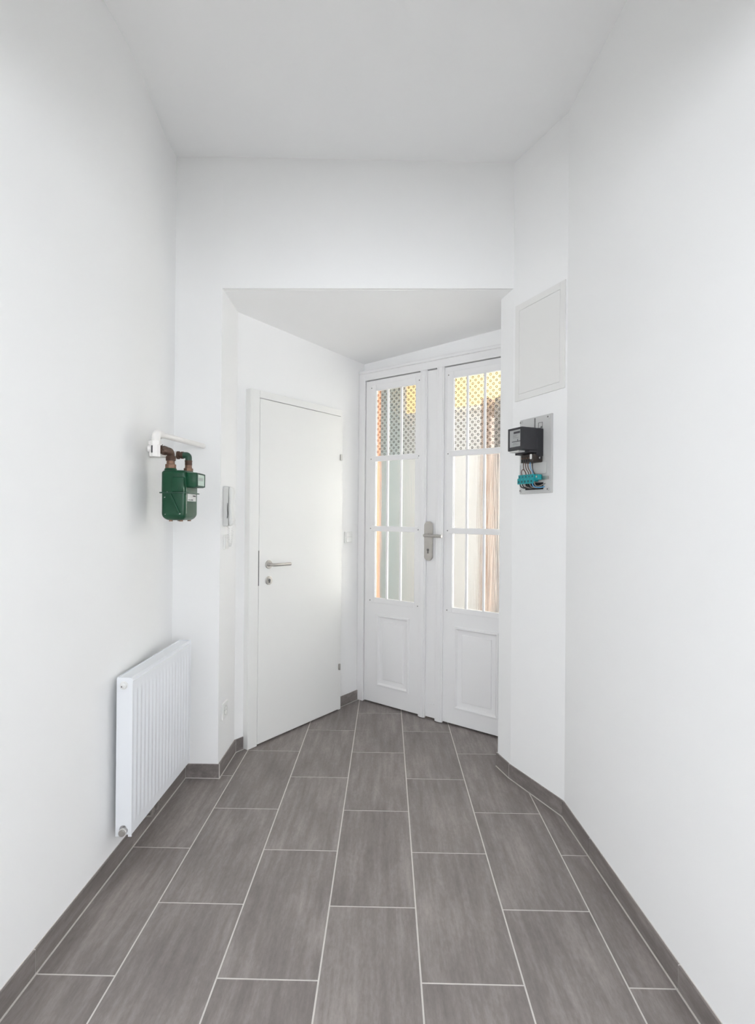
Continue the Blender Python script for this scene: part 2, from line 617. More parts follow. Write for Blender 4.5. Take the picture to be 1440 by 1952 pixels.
# flush-door wall: solid (door is mounted in front of a shallow leaf-sized recess)
struct('wall_alcove_left', wall_seg(new_bm(), WA, CORN, -0.06, 2.60, 0.14, 0, 0.10), PAINT,
       'angled white alcove wall holding the flush white door', 'wall')
wbm = new_bm()
a, b = CORN, CORN + E2 * 1.30
wall_seg(wbm, a, b, 2.415, 2.60, 0.14, 0.1, 0.05)
struct('wall_entrance', wbm, PAINT, 'white strip of wall above the glazed double door', 'wall')
struct('wall_alcove_right', wall_seg(new_bm(), ER, R0, -0.06, 2.60, 0.10, 0.0, 0), PAINT,
       'short white alcove wall hidden behind the right pier', 'wall')
struct('wall_jamb_right', wall_seg(new_bm(), R0, R1, -0.06, 2.60, 0.08), PAINT,
       'narrow white jamb between alcove and meter wall', 'wall')
struct('wall_chamfer', wall_seg(new_bm(), R1, R2, -0.06, CEIL + 0.1, 0.12, 0, 0.02), PAINT,
       'slanted white wall carrying hatch and electricity meter', 'wall')
struct('wall_right', wall_seg(new_bm(), R2, RB, -0.06, CEIL + 0.1, 0.14, 0.10, 0.0), PAINT,
       'plain white wall along the right side', 'wall')

# invented unseen room behind the viewer; its header and windows shape the hallway light
ob_ = new_bm()
bx(ob_, -ROOM_X - 0.12, LX, Y_BACK - 0.16, Y_BACK, -0.06, CEIL + 0.1)
bx(ob_, RB.x, ROOM_X + 0.12, Y_BACK - 0.16, Y_BACK, -0.06, CEIL + 0.1)
bx(ob_, LX, RB.x, Y_BACK - 0.16, Y_BACK, HEAD_Z, CEIL + 0.1)
struct('wall_opening', ob_, PAINT, 'white wall with the wide opening the viewer looks through', 'wall')
struct('wall_room_left', bx(new_bm(), -ROOM_X - 0.12, -ROOM_X, ROOM_Y - 0.14, Y_BACK - 0.16, -0.06, CEIL + 0.1), PAINT, 'white side wall of the room behind the viewer, left', 'wall')
struct('wall_room_right', bx(new_bm(), ROOM_X, ROOM_X + 0.12, ROOM_Y - 0.14, Y_BACK - 0.16, -0.06, CEIL + 0.1), PAINT, 'white side wall of the room behind the viewer, right', 'wall')
bb = new_bm()
WX0, WX1, WZ0, WZ1 = 1.12, 2.88, 1.05, 2.45
for x0, x1 in ((-ROOM_X, -WX1), (-WX0, WX0), (WX1, ROOM_X)):
    bx(bb, x0, x1, ROOM_Y - 0.14, ROOM_Y, -0.06, CEIL + 0.1)
for sd_ in (-1, 1):
    a_, b_ = sorted((sd_ * WX0, sd_ * WX1))
    bx(bb, a_, b_, ROOM_Y - 0.14, ROOM_Y, -0.06, WZ0)
    bx(bb, a_, b_, ROOM_Y - 0.14, ROOM_Y, WZ1, CEIL + 0.1)
struct('wall_back', bb, PAINT, 'white wall behind the viewer around two windows', 'wall')
for n_, sd_ in ((1, -1), (4, 1)):
    win = thing('window_%d' % n_, 'white casement window behind the viewer on the %s' % ('left' if sd_ < 0 else 'right'), 'window', (sd_ * 2.0, ROOM_Y, 0), math.pi, 'structure')
    for x0, x1, z0, z1 in ((-0.88, -0.82, WZ0, WZ1), (-0.03, 0.03, WZ0, WZ1), (0.82, 0.88, WZ0, WZ1), (-0.82, 0.82, WZ0, WZ0 + 0.05), (-0.82, 0.82, WZ1 - 0.05, WZ1)):
        obj('window_frame', bx(new_bm(), x0, x1, 0.03, 0.09, z0, z1), LACQ, win)
struct('floor_room', bx(new_bm(), -ROOM_X, ROOM_X, ROOM_Y, Y_BACK - 0.0, -0.06, -0.001), mat('grey_oak_floor', (0.36, 0.345, 0.33), 0.5, noise=0.15, nscale=5), 'pale wooden floor of the room behind the viewer', 'floor')

cb = new_bm()
bx(cb, LX - 0.24, 1.22, Y_BACK, 2.93, CEIL, CEIL + 0.1)
bx(cb, -ROOM_X, ROOM_X, ROOM_Y, Y_BACK, CEIL, CEIL + 0.1)
struct('ceiling', cb, CEILP, 'high plain white ceiling of the hallway', 'ceiling')
ca = new_bm()
prism(ca, [tuple(LIN_L + Vector((-0.08, 0.03))), tuple(LIN_R + Vector((0.09, 0.02))), tuple(ER + E2 * 0.08 + E1 * 0.03),
           tuple(CORN + E1 * 0.06 - E2 * 0.06), tuple(WA - E2 * 0.08)], zc, lambda x, y: zc(x, y) + 0.05)
struct('ceiling_alcove', ca, CEILP, 'lower white ceiling inside the alcove', 'ceiling')

# ------------------------------------------------------------------ tiled skirting
def skirting(name, label, runs):
    """runs: list of (a, b, cuts) ; a->b with room on the right hand side"""
    bmg = new_bm()
    for a, b, cuts in runs:
        a, b = Vector(a), Vector(b)
        d = (b - a).normalized()
        n = Vector((d.y, -d.x))
        prism(bmg, [tuple(a + n * (SK - 0.0018)), tuple(b + n * (SK - 0.0018)), tuple(b), tuple(a)], -0.001, SKH - 0.0004)
    root = struct(name, bmg, GROUT, label, 'baseboard')
    for a, b, cuts in runs:
        a, b = Vector(a), Vector(b)
        d = (b - a).normalized()
        n = Vector((d.y, -d.x))
        Ln = (b - a).length
        cs = [0.0] + sorted(c for c in cuts if 0.004 < c < Ln - 0.004) + [Ln]
        for k in range(len(cs) - 1):
            s0 = cs[k] + 0.0018
            s1 = cs[k + 1] - 0.0018
            p0, p1 = a + d * s0, a + d * s1
            obj('skirting_tile', prism(new_bm(), [tuple(p0 + n * SK), tuple(p1 + n * SK), tuple(p1 + n * 0.0035), tuple(p0 + n * 0.0035)], 0.0025, SKH), SKIRT, root)
    return root

ycuts = [TY0 + TL * k for k in range(-7, 3)]
skirting('baseboard_left', 'dark grey tile skirting below the radiator wall and pier',
         [((LX, Y_BACK), (LX, 2.747 - SK), [y - Y_BACK for y in ycuts]),
          ((LX + SK, 2.747), (LIN_L.x + SK, 2.747), []),
          ((LIN_L.x, 2.747), tuple(WA + Vector((0, 0.004))), []),
          (tuple(WA + E1 * 0.006), tuple(WA + E1 * 0.060), [])])
skirting('baseboard_alcove', 'short dark grey tile skirting between flush door and double door',
         [(tuple(WA + E1 * 0.888), tuple(WA + E1 * 1.125), [])])
dr = (RB - R2).normalized()
skirting('baseboard_right', 'dark grey tile skirting along the right wall and slanted corner',
         [(tuple(R0 + E1 * 0.02), tuple(R0), []),
          (tuple(R0), tuple(R1), []), (tuple(R1), tuple(R2 - (R2 - R1).normalized() * 0.0015), []),
          (tuple(R2 + dr * 0.0015), tuple(RB), [(R2.y - y) / -dr.y for y in ycuts])])

# ------------------------------------------------------------------ door_1 : flush white door (local x along E1, -y into room)
d1 = thing('door_1', 'flush white interior door with steel lever in the angled alcove wall', 'door', (WA.x, WA.y, 0), ROT_A, 'structure')
S0, S1 = 0.134, 0.858
obj('door_leaf', bx(new_bm(), S0, S1, -0.044, -0.006, 0.010, 2.052, 0.0025), LACQ, d1)
fr = new_bm()
bx(fr, 0.062, 0.1315, -0.0435, -0.0005, 0.002, 2.098, 0.002)
bx(fr, 0.861, 0.886, -0.0385, -0.0005, 0.002, 2.098, 0.002)
bx(fr, 0.1315, 0.861, -0.0435, -0.0005, 2.055, 2.098, 0.002)
obj('door_frame', fr, LACQ, d1)
obj('lock_forend', bx(new_bm(), 0.1295, 0.1345, -0.0455, -0.030, 0.945, 1.152), DARKM, d1)
for zc_ in (0.306, 1.767):
    hb = new_bm()
    bx(hb, 0.852, 0.8665, -0.052, -0.040, zc_ - 0.020, zc_ + 0.020, 0.002)
    cyl(hb, (0.8605, -0.051, zc_ - 0.021), (0.8605, -0.051, zc_ + 0.021), 0.0052, seg=12)
    obj('hinge', hb, STEEL, d1, 40)
hx, hz = 0.208, 1.066
lv = obj('lever_handle', lathe(new_bm(), (hx, -0.044, hz), (0, -1, 0), [(0, 0.026), (0.006, 0.026), (0.008, 0.0245), (0.0085, 0.013), (0.012, 0.0105)]), STEEL, d1, 35)
obj('lever', tube(new_bm(), fillet_path([(hx, -0.050, hz), (hx, -0.096, hz), (hx + 0.132, -0.096, hz - 0.002)], 0.020), 0.0095, 16), STEEL, lv, 40)
kx, kz = 0.209, 0.970
kr = obj('lock_rose', lathe(new_bm(), (kx, -0.044, kz), (0, -1, 0), [(0, 0.026), (0.006, 0.026), (0.008, 0.0245), (0.0085, 0.020)]), STEEL, d1, 35)
kb = new_bm()
lathe(kb, (kx, -0.0525, kz + 0.002), (0, -1, 0), [(0, 0.0085), (0.004, 0.008), (0.0045, 0.007)], 16)
bx(kb, kx - 0.0045, kx + 0.0045, -0.0565, -0.050, kz - 0.014, kz)
obj('thumb_turn', kb, DARKM, kr, 35)

# ------------------------------------------------------------------ door_2 : glazed double door (local x along E2, -y into room)
d2 = thing('door_2', 'white panelled double entrance door with patterned and frosted glass panes', 'door', (DD.x, DD.y, 0), ROT_B, 'structure')
UR = 1.165
jb = new_bm()
bx(jb, -0.060, -0.004, -0.012, 0.10, 0.002, 2.41, 0.003)
bx(jb, UR + 0.004, UR + 0.040, -0.012, 0.10, 0.002, 2.41, 0.003)
bx(jb, -0.0045, UR + 0.0045, -0.012, 0.10, 2.352, 2.41, 0.0)
obj('door_frame', jb, OLDW, d2)
st = new_bm()  # added stops behind the leaves, blocking stairwell light in the gaps
bx(st, -0.004, UR + 0.004, 0.046, 0.10, 2.318, 2.352)
bx(st, -0.004, 0.020, 0.046, 0.10, 0.020, 2.318)
bx(st, UR - 0.020, UR + 0.004, 0.046, 0.10, 0.020, 2.318)
obj('door_stop', st, OLDW, d2)
obj('threshold', bx(new_bm(), -0.004, UR + 0.004, 0.046, 0.10, -0.0005, 0.020, 0.002), DWOOD, d2)  # added dark strip blocking light under the leaves, colour stands for gap shade
obj('head_moulding', bx(new_bm(), -0.055, UR + 0.035, -0.026, 0.0, 2.402, 2.424, 0.006), OLDW, d2)

def ring_frame(bm, x0, x1, z0, z1, w, y0, y1, bev=0.0):
    """rectangular frame of width w (x0..z1 outer)"""
    bx(bm, x0, x0 + w, y0, y1, z0, z1, bev)
    bx(bm, x1 - w, x1, y0, y1, z0, z1, bev)
    bx(bm, x0 + w, x1 - w, y0, y1, z0, z0 + w, bev)
    bx(bm, x0 + w, x1 - w, y0, y1, z1 - w, z1, bev)
    return bm

def slope_frame(bm, x0, x1, z0, z1, steps):
    """picture-frame moulding: steps = list of (inset, y); each loop mitred"""
    loops = []
    for ins, y in steps:
        loops.append([bm.verts.new(v) for v in ((x0 + ins, y, z0 + ins), (x1 - ins, y, z0 + ins), (x1 - ins, y, z1 - ins), (x0 + ins, y, z1 - ins))])
    for k in range(len(loops) - 1):
        for i in range(4):
            j = (i + 1) % 4
            bm.faces.new((loops[k][i], loops[k][j], loops[k + 1][j], loops[k + 1][i]))
    bm.faces.new(loops[-1])
    return bm

def glazed_leaf(name_lbl, u0, u1, g0, g1, m1, m2, f0, f1, p0, p1, pz0, pz1):
    zt, zb = 2.346, 0.012
    gz0, gz1 = 0.770, 2.266
    bars = ((1.250, 1.288), (1.754, 1.792))
    lf = new_bm()
    # stiles, rails and the panelled lower field leaving the glass opening free
    bx(lf, u0, g0, 0.0, 0.011, gz0, gz1)
    bx(lf, g1, u1, 0.0, 0.011, gz0, gz1)
    bx(lf, u0, u1, 0.0, 0.011, gz1, zt)
    bx(lf, u0, u1, 0.011, 0.044, gz1 + 0.035, zt)
    bx(lf, u0, u1, 0.0, 0.011, pz1, gz0)
    bx(lf, u0, u0 + 0.030, 0.011, 0.044, pz1, gz1 + 0.035)
    bx(lf, u1 - 0.045, u1, 0.011, 0.044, pz1, gz1 + 0.035)
    bx(lf, u0, u1, 0.0, 0.042, zb, pz0)
    bx(lf, u0, p0, 0.0, 0.042, pz0, pz1)
    bx(lf, p1, u1, 0.0, 0.042, pz0, pz1)
    leaf = obj('door_leaf', lf, OLDW, d2)
    leaf['label'] = name_lbl
    # panel with bolection moulding and raised field
    pn = new_bm()
    slope_frame(pn, p0 - 0.012, p1 + 0.012, pz0 - 0.012, pz1 + 0.012,
                [(0.0, 0.002), (0.0, -0.004), (0.004, -0.011), (0.012, -0.012), (0.017, -0.005), (0.022, 0.002), (0.036, 0.006), (0.050, 0.006), (0.054, 0.002), (0.085, -0.003), (0.088, -0.0035)])
    obj('door_panel', pn, OLDW, leaf, 25)
    # screwed-on glazing frame
    gf = new_bm()
    bx(gf, f0, g0 - 0.002, -0.009, 0.0, 0.735, 2.312, 0.002)
    bx(gf, g1 + 0.002, f1, -0.009, 0.0, 0.735, 2.312, 0.002)
    bx(gf, g0 - 0.002, g1 + 0.002, -0.009, 0.0, 0.735, gz0, 0.002)
    bx(gf, g0 - 0.002, g1 + 0.002, -0.009, 0.0, gz1, 2.312, 0.002)
    obj('glazing_frame', gf, OLDW, leaf)
    for z0, z1 in bars:
        obj('glazing_bar', bx(new_bm(), g0 - 0.03, g1 + 0.03, -0.013, 0.005, z0, z1, 0.003), OLDW, leaf)
    for mm in (m1, m2):
        obj('muntin', bx(new_bm(), mm - 0.0072, mm + 0.0072, -0.011, 0.005, gz0, gz1, 0.002), OLDW, leaf)
    xs = (g0 - 0.002, m1, m2, g1 + 0.002)
    zz = (gz0 - 0.002, 1.269, 1.773, gz1 + 0.002)
    for r in range(3):
        for c in range(3):
            o = obj('pane', bx(new_bm(), xs[c], xs[c + 1], 0.0055, 0.0095, zz[r], zz[r + 1]), GLASS_RING if r == 2 else GLASS_FROST, leaf)
            if r == 2:
                o['label'] = 'pressed glass pane with small ring pattern'
    # the screws of the glazing frame
    proto = None
    for z in (0.748, 1.269, 1.773, 2.290):
        for x in (f0 + 0.010, f1 - 0.012):
            if proto is None:
                proto = obj('screw', lathe(new_bm(), (0, 0, 0), (0, -1, 0), [(0, 0.0042), (0.0012, 0.0040), (0.0018, 0.0025)], 10), SCREW, leaf, 40)
                proto.location = (x, -0.009, z)
            else:
                dup(proto, leaf, (x, -0.009, z))
    return leaf

glazed_leaf('left leaf of the double door', 0.0, 0.500, 0.097, 0.434, 0.202, 0.319, 0.046, 0.478, 0.128, 0.382, 0.150, 0.640)
glazed_leaf('right leaf of the double door', 0.640, UR, 0.733, 1.070, 0.832, 0.953, 0.684, 1.116, 0.760, 1.045, 0.125, 0.635)
# middle: two moulded strips with a flat astragal between them
ms = new_bm()
bx(ms, 0.500, 0.640, 0.002, 0.040, 0.014, 2.346)
obj('meeting_stile', ms, OLDW, d2)
for x0, x1 in ((0.478, 0.530), (0.609, 0.664)):
    sm = new_bm()
    bx(sm, x0, x1, -0.016, 0.002, 0.004, 2.352, 0.003)
    bx(sm, x0 + 0.014, x1 - 0.008, -0.021, -0.012, 0.004, 2.352, 0.004)
    obj('cover_strip', sm, OLDW, d2)
obj('base_block', bx(new_bm(), 0.545, 0.596, -0.003, 0.004, 0.10, 0.106, 0.001), OLDW, d2)
# long plate handle
pl = new_bm()
prism_xz(pl, rounded_rect(0.520, 0.586, 1.064, 1.328, 0.032, 8), -0.0195, -0.0105)
prism_xz(pl, rounded_rect(0.523, 0.583, 1.067, 1.325, 0.029, 8), -0.0215, -0.019)
pl_o = obj('handle_plate', pl, STEEL, d2, 35)
bx_ = new_bm()
bx(bx_, 0.525, 0.581, -0.011, 0.003, 1.080, 1.310)
obj('plate_spacer', bx_, OLDW, pl_o)
hb = new_bm()
lathe(hb, (0.553, -0.021, 1.235), (0, -1, 0), [(0, 0.012), (0.006, 0.011), (0.008, 0.010)], 16)
tube(hb, fillet_path([(0.553, -0.024, 1.235), (0.553, -0.072, 1.235), (0.688, -0.072, 1.233)], 0.006), 0.010, 16)
obj('lever', hb, STEEL, pl_o, 40)
cy = new_bm()
lathe(cy, (0.553, -0.021, 1.137), (0, -1, 0), [(0, 0.0085), (0.004, 0.0085), (0.0045, 0.007)], 16)
bx(cy, 0.549, 0.557, -0.025, -0.020, 1.112, 1.137, 0.002)
obj('lock_cylinder', cy, SCREW, pl_o, 40)
# small screw plates on the left jamb
for z, h in ((2.15, 0.016), (1.95, 0.10), (0.45, 0.08)):
    obj('jamb_hinge', cyl(new_bm(), (-0.004, -0.014, z - h / 2), (-0.004, -0.014, z + h / 2), 0.004, seg=10), OLDW, d2, 40)

# ------------------------------------------------------------------ stairwell seen through the panes (door_2 local axes)
def loc2(x, y):
    v = DD + E2 * x + E1 * y
    return (v.x, v.y)

def box_b(bm, x0, x1, y0, y1, z0, z1):
    return prism(bm, [loc2(x0, y0), loc2(x1, y0), loc2(x1, y1), loc2(x0, y1)], z0, z1)

SX0, SX1, SY0, SY1, SZ = -1.9, 2.4, 0.16, 1.75, 3.0
struct('floor_stairwell', box_b(new_bm(), SX0, SX1, 0.09, SY1, -0.06, -0.002), STF, 'stone landing floor beyond the glazed double door', 'floor')
struct('ceiling_stairwell', box_b(new_bm(), SX0, SX1, SY0, SY1, SZ, SZ + 0.06), STW, 'pale stairwell ceiling beyond the glazed double door', 'ceiling')
struct('wall_stairwell_far', box_b(new_bm(), -0.85, SX1, SY1, SY1 + 0.08, -0.06, SZ), STW, 'cream stairwell wall blurred behind the glass panes', 'wall')
struct('wall_stairwell_grey', box_b(new_bm(), SX0 - 0.08, -0.85, SY1, SY1 + 0.08, -0.06, SZ), STG, 'grey-green stairwell wall blurred behind the left panes', 'wall')
struct('wall_stairwell_left', box_b(new_bm(), SX0 - 0.08, SX0, SY0, SY1, -0.06, SZ), STG, 'grey stairwell side wall beyond the double door', 'wall')
struct('wall_stairwell_right', box_b(new_bm(), SX1, SX1 + 0.08, SY0, SY1, -0.06, SZ), STW, 'cream stairwell side wall beyond the double door', 'wall')
sn = new_bm()
box_b(sn, SX0 - 0.08, -0.075, 0.10, SY0, -0.06, SZ)
box_b(sn, UR + 0.055, SX1 + 0.08, 0.10, SY0, -0.06, SZ)
box_b(sn, -0.075, UR + 0.055, 0.145, SY0, 2.42, SZ)
struct('wall_stairwell_near', sn, STW, 'stairwell side of the wall around the double door', 'wall')
# terracotta lining on the stairwell side of the door opening
tl = new_bm()
box_b(tl, -0.055, -0.015, 0.10, 0.20, 0.0, 2.41)
struct('trim_1', tl, TERRA, 'terracotta door lining seen through the left edge of the panes', 'trim')
# added glowing panel high on the far wall, yellow light for the upper panes
tw = thing('window_2', 'warm lit transom window glowing yellow through the upper panes', 'window', (*loc2(0, SY1), 0), ROT_B, 'structure')
GLOW = emit_material('lit_transom', (1.0, 0.68, 0.30), 0.50)
obj('transom_pane', bx(new_bm(), -0.80, 0.62, -0.030, -0.012, 2.46, 2.86), GLOW, tw)
tf = new_bm()
ring_frame(tf, -0.84, 0.66, 2.42, 2.90, 0.04, -0.045, 0.0)
obj('transom_frame', tf, STW, tw)
# wooden post with dark edge near the right panes
wp = thing('wooden_post', 'brown wooden post blurred behind the right-hand panes', 'post', (*loc2(0.52, 1.05), 0), ROT_B)
obj('post_shaft', bx(new_bm(), -0.085, -0.01, -0.05, 0.05, 0.0, 2.35, 0.006), WOODB, wp)
obj('post_brace', bx(new_bm(), -0.085, 0.10, -0.02, 0.02, 2.20, 2.30, 0.004), WOODB, wp)
obj('post_side', bx(new_bm(), 0.025, 0.10, -0.03, 0.03, 0.0, 2.35, 0.004), DWOOD, wp)
# added unseen area light under the stairwell ceiling, brightens what the panes show
sl = area('stairwell_lamp', (*loc2(0.55, 0.95), SZ - 0.03), (0, 0, ROT_B), 1.6, 1.0, 12, (1.0, 0.985, 0.96))

# invented unseen window with area light, added to light the reveal through the panes
sw_ = thing('window_3', 'tall stairwell window out of sight to the right of the landing', 'window', (*loc2(1.50, SY1), 0), ROT_B, 'structure')
wf3 = new_bm()
ring_frame(wf3, -0.76, 0.76, 0.30, 2.50, 0.06, -0.05, 0.0)
obj('window_frame', wf3, STW, sw_)
sd = area('stairwell_daylight', (*loc2(1.50, SY1 - 0.055), 1.40), (math.radians(-90), 0, ROT_B), 1.4, 2.08, 190, (1.0, 0.968, 0.925))

# ------------------------------------------------------------------ radiator on the left wall (local x = +Y, -y into room)
RX = LX
ra = thing('panel_radiator', 'white ribbed panel radiator low on the left wall', 'radiator', (LX, 1.997, 0), math.pi / 2)
RLEN, RZ0, RZ1, RD0, RD1 = 0.598, 0.148, 0.748, -0.026, -0.090
# ribbed front: x along length, trapezoid waves, flattened near the ends
fp_ = new_bm()
NR = 17
xsamp, prof = [], []
pitch = (RLEN - 0.03) / NR
for k in range(NR):
    for t, d in ((0.0, 0), (0.16, 0), (0.30, 1), (0.70, 1), (0.84, 0)):
        xsamp.append(0.015 + (k + t) * pitch)
        prof.append(d)
xsamp = [0.0, 0.004] + xsamp + [RLEN - 0.004, RLEN]
prof = [-1, 0] + prof + [0, -1]
zrows = [RZ0, RZ0 + 0.004, RZ0 + 0.040, RZ0 + 0.052, RZ0 + 0.060, RZ0 + 0.3, RZ1 - 0.072, RZ1 - 0.060, RZ1 - 0.050, RZ1 - 0.016, RZ1 - 0.012]
zamp = [-1, 0, 0, 0.55, 1, 1, 1, 0.55, 0, 0, -1]
V = {}
for i, (x, pr) in enumerate(zip(xsamp, prof)):
    for j, (z, za) in enumerate(zip(zrows, zamp)):
        y = RD1 + 0.006
        if pr < 0 or za < 0:
            y = RD1 + 0.014
        elif pr > 0:
            y = RD1 + 0.006 - 0.0035 * za
        V[i, j] = fp_.verts.new((x, y, z))
for i in range(len(xsamp) - 1):
    for j in range(len(zrows) - 1):
        fp_.faces.new((V[i, j], V[i + 1, j], V[i + 1, j + 1], V[i, j + 1]))
bx(fp_, 0.004, RLEN - 0.004, RD1 + 0.013, RD1 + 0.026, RZ0 + 0.004, RZ1 - 0.014)
obj('front_panel', fp_, RADW, ra, 50)
fins = new_bm()
for k in range(22):
    x = 0.02 + k * (RLEN - 0.04) / 21
    bx(fins, x - 0.001, x + 0.012, RD0 - 0.022, RD0 - 0.003, RZ0 + 0.04, RZ1 - 0.03)
obj('convector_fins', fins, RADW, ra)
# top grille: lip + slotted plate
tg = new_bm()
bx(tg, 0.0, RLEN, RD0 - 0.0015, RD0 + 0.0, RZ1 - 0.03, RZ1, 0.0005)
bx(tg, 0.0, RLEN, RD1 + 0.010, RD1 + 0.013, RZ1 - 0.03, RZ1 + 0.001, 0.0008)
bx(tg, 0.0, RLEN, RD1 + 0.0125, RD0 - 0.0010, RZ1 - 0.010, RZ1 - 0.004)
obj('top_grille', tg, RADW, ra)
# near side panel with a notch for the valve, far side panel
for sgn, x0, x1 in ((0, -0.003, 0.0005), (1, RLEN - 0.0005, RLEN + 0.003)):
    sp = new_bm()
    nz = RZ0 + 0.026
    if sgn == 0:
        pts = [(RD0, RZ0), (RD0, RZ1 - 0.004), (RD0 - 0.004, RZ1), (RD1 + 0.010, RZ1), (RD1 + 0.003, RZ1 - 0.008), (RD1 + 0.003, RZ0), (RD1 + 0.0155, RZ0)]
        for k in range(9):
            t = math.pi * k / 8
            pts.append((-0.0570 - 0.0165 * math.cos(t), nz + 0.0165 * math.sin(t)))
        pts.append((-0.0405, RZ0))
    else:
        pts = [(RD0, RZ0), (RD0, RZ1), (RD1 + 0.006, RZ1), (RD1 + 0.006, RZ0)]
    A = [sp.verts.new((x0, y, z)) for y, z in pts]
    B = [sp.verts.new((x1, y, z)) for y, z in pts]
    sp.faces.new(A)
    sp.faces.new(B[::-1])
    for i in range(len(pts)):
        j = (i + 1) % len(pts)
        sp.faces.new((A[i], B[i], B[j], A[j]))
    obj('side_panel', sp, RADW, ra)
vp = obj('vent_plug', lathe(new_bm(), (-0.003, -0.054, 0.719), (-1, 0, 0), [(0, 0.0155), (0.002, 0.0155), (0.003, 0.0125), (0.010, 0.0120), (0.012, 0.010), (0.0125, 0.006), (0.018, 0.0055), (0.019, 0.0045)], 20), PLAST, ra, 40)
obj('vent_screw', lathe(new_bm(), (-0.0215, -0.054, 0.719), (-1, 0, 0), [(0, 0.0028), (0.001, 0.0028)], 8), DARKM, vp, 40)
va = obj('valve_collar', lathe(new_bm(), (0.012, -0.057, 0.168), (-1, 0, 0), [(0, 0.013), (0.018, 0.013), (0.020, 0.0145), (0.024, 0.0145)], 20), PIPEW, ra, 40)
obj('valve_cap', lathe(new_bm(), (-0.012, -0.057, 0.168), (-1, 0, 0), [(0, 0.0125), (0.006, 0.0125), (0.008, 0.011)], 20), STEEL, va, 40)
for x in (0.235, 0.290):
    tb_ = new_bm()
    cyl(tb_, (x, -0.060, RZ0 + 0.02), (x, -0.060, 0.128), 0.009, seg=14)
    cyl(tb_, (x, -0.060, 0.128), (x, -0.060, 0.108), 0.0125, seg=6)
    tube(tb_, fillet_path([(x, -0.060, 0.110), (x, -0.060, 0.092), (x, 0.001, 0.092)], 0.014), 0.0075, 10)
    obj('pipe_connection', tb_, STEEL, ra, 40)
for x in (0.09, RLEN - 0.09):
    obj('wall_bracket', bx(new_bm(), x - 0.015, x + 0.015, RD0 - 0.001, 0.0, 0.22, 0.68), RADW, ra)

# ------------------------------------------------------------------ gas meter (world axes; origin on the wall)
gm = thing('gas_meter', 'dark green gas meter hanging from rusty pipes on the left wall', 'gas meter', (0, 0, 0))
GX0, GX1, GY0, GY1, GZ0, GZ1, GZM = -0.976, -0.866, 2.270, 2.424, 1.336, 1.557, 1.459

def shell(bm, z0, z1, top, inset):
    """pressed half shell: rounded in plan, rounded towards its closed end"""
    rows = []
    r = 0.014 if top else 0.030
    N = 6
    zl = [(z0, 0.0)] if top else []
    if top:
        for k in range(N + 1):
            t = math.pi / 2 * k / N
            zl.append((z1 - r + r * math.sin(t), r * (1 - math.cos(t)) * 0.9))
    else:
        for k in range(N + 1):
            t = math.pi / 2 * (1 - k / N)
            zl.append((z0 + r - r * math.sin(t), r * (1 - math.cos(t)) * 0.9))
        zl.append((z1, 0.0))
    for z, ins in zl:
        pts = rounded_rect(GX0 + inset + ins, GX1 - inset - ins, GY0 + inset + ins, GY1 - inset - ins, max(0.018 - ins * 0.3, 0.006), 4)
        rows.append([bm.verts.new((x, y, z)) for x, y in pts])
    n = len(rows[0])
    for k in range(len(rows) - 1):
        for i in range(n):
            j = (i + 1) % n
            bm.faces.new((rows[k][i], rows[k][j], rows[k + 1][j], rows[k + 1][i]))
    bm.faces.new(rows[0][::-1])
    bm.faces.new(rows[-1])
    return bm

us = new_bm()
shell(us, GZM, GZ1, True, 0.0)
# pressed bulge on the near side
bx(us, GX0 + 0.048, GX1 - 0.006, GY0 - 0.006, GY0 + 0.01, GZM + 0.004, GZ1 - 0.030, 0.005)
obj('upper_shell', us, GREEN, gm, 40)
ls = new_bm()
shell(ls, GZ0 + 0.004, GZM, False, 0.001)
obj('lower_shell', ls, GREEN, gm, 40)
fl = new_bm()
pts = rounded_rect(GX0 - 0.009, GX1 + 0.009, GY0 - 0.009, GY1 + 0.009, 0.024, 5)
prism(fl, pts, GZM - 0.0022, GZM + 0.0022)
obj('seam_flange', fl, GREEND, gm, 40)
rb_ = new_bm()
tube(rb_, [(GX0 + 0.045, GY0 - 0.001, GZM - 0.006), (GX0 + 0.083, GY0 - 0.001, GZ0 + 0.036)], 0.0045, 10)
obj('stiffening_rib', rb_, GREEN, gm, 40)
ft = new_bm()
for x, y in ((GX0 + 0.035, GY0 + 0.03), (GX1 - 0.03, GY0 + 0.03), (GX0 + 0.035, GY1 - 0.03), (GX1 - 0.03, GY1 - 0.03)):
    f_ = obj('foot', cyl(new_bm(), (x, y, GZ0 - 0.001), (x, y, GZ0 + 0.006), 0.008, seg=12), BRASS, gm, 40)
ft.free()
# counter box on the room side with its window
ib = new_bm()
bx(ib, GX1 - 0.004, GX1 + 0.042, 2.285, 2.385, 1.484, 1.548, 0.005)
ix_ = obj('counter_box', ib, GREEN, gm, 40)
bz = new_bm()
for y0, y1, z0, z1 in ((2.288, 2.292, 1.487, 1.545), (2.378, 2.382, 1.487, 1.545), (2.292, 2.378, 1.487, 1.492), (2.292, 2.378, 1.540, 1.545)):
    bx(bz, GX1 + 0.0415, GX1 + 0.0455, y0, y1, z0, z1)
obj('window_bezel', bz, GREEND, ix_)
obj('counter_window', bx(new_bm(), GX1 + 0.0415, GX1 + 0.0430, 2.292, 2.378, 1.492, 1.540), mat('counter_glass', (0.55, 0.68, 0.60), 0.08, noise=0.03, nscale=60), ix_)
cnt = new_bm()
bx(cnt, GX1 + 0.0425, GX1 + 0.0433, 2.305, 2.362, 1.513, 1.527)
obj('number_drums', cnt, mat('grey_print', (0.33, 0.38, 0.36), 0.6, noise=0.4, nscale=300), ix_)
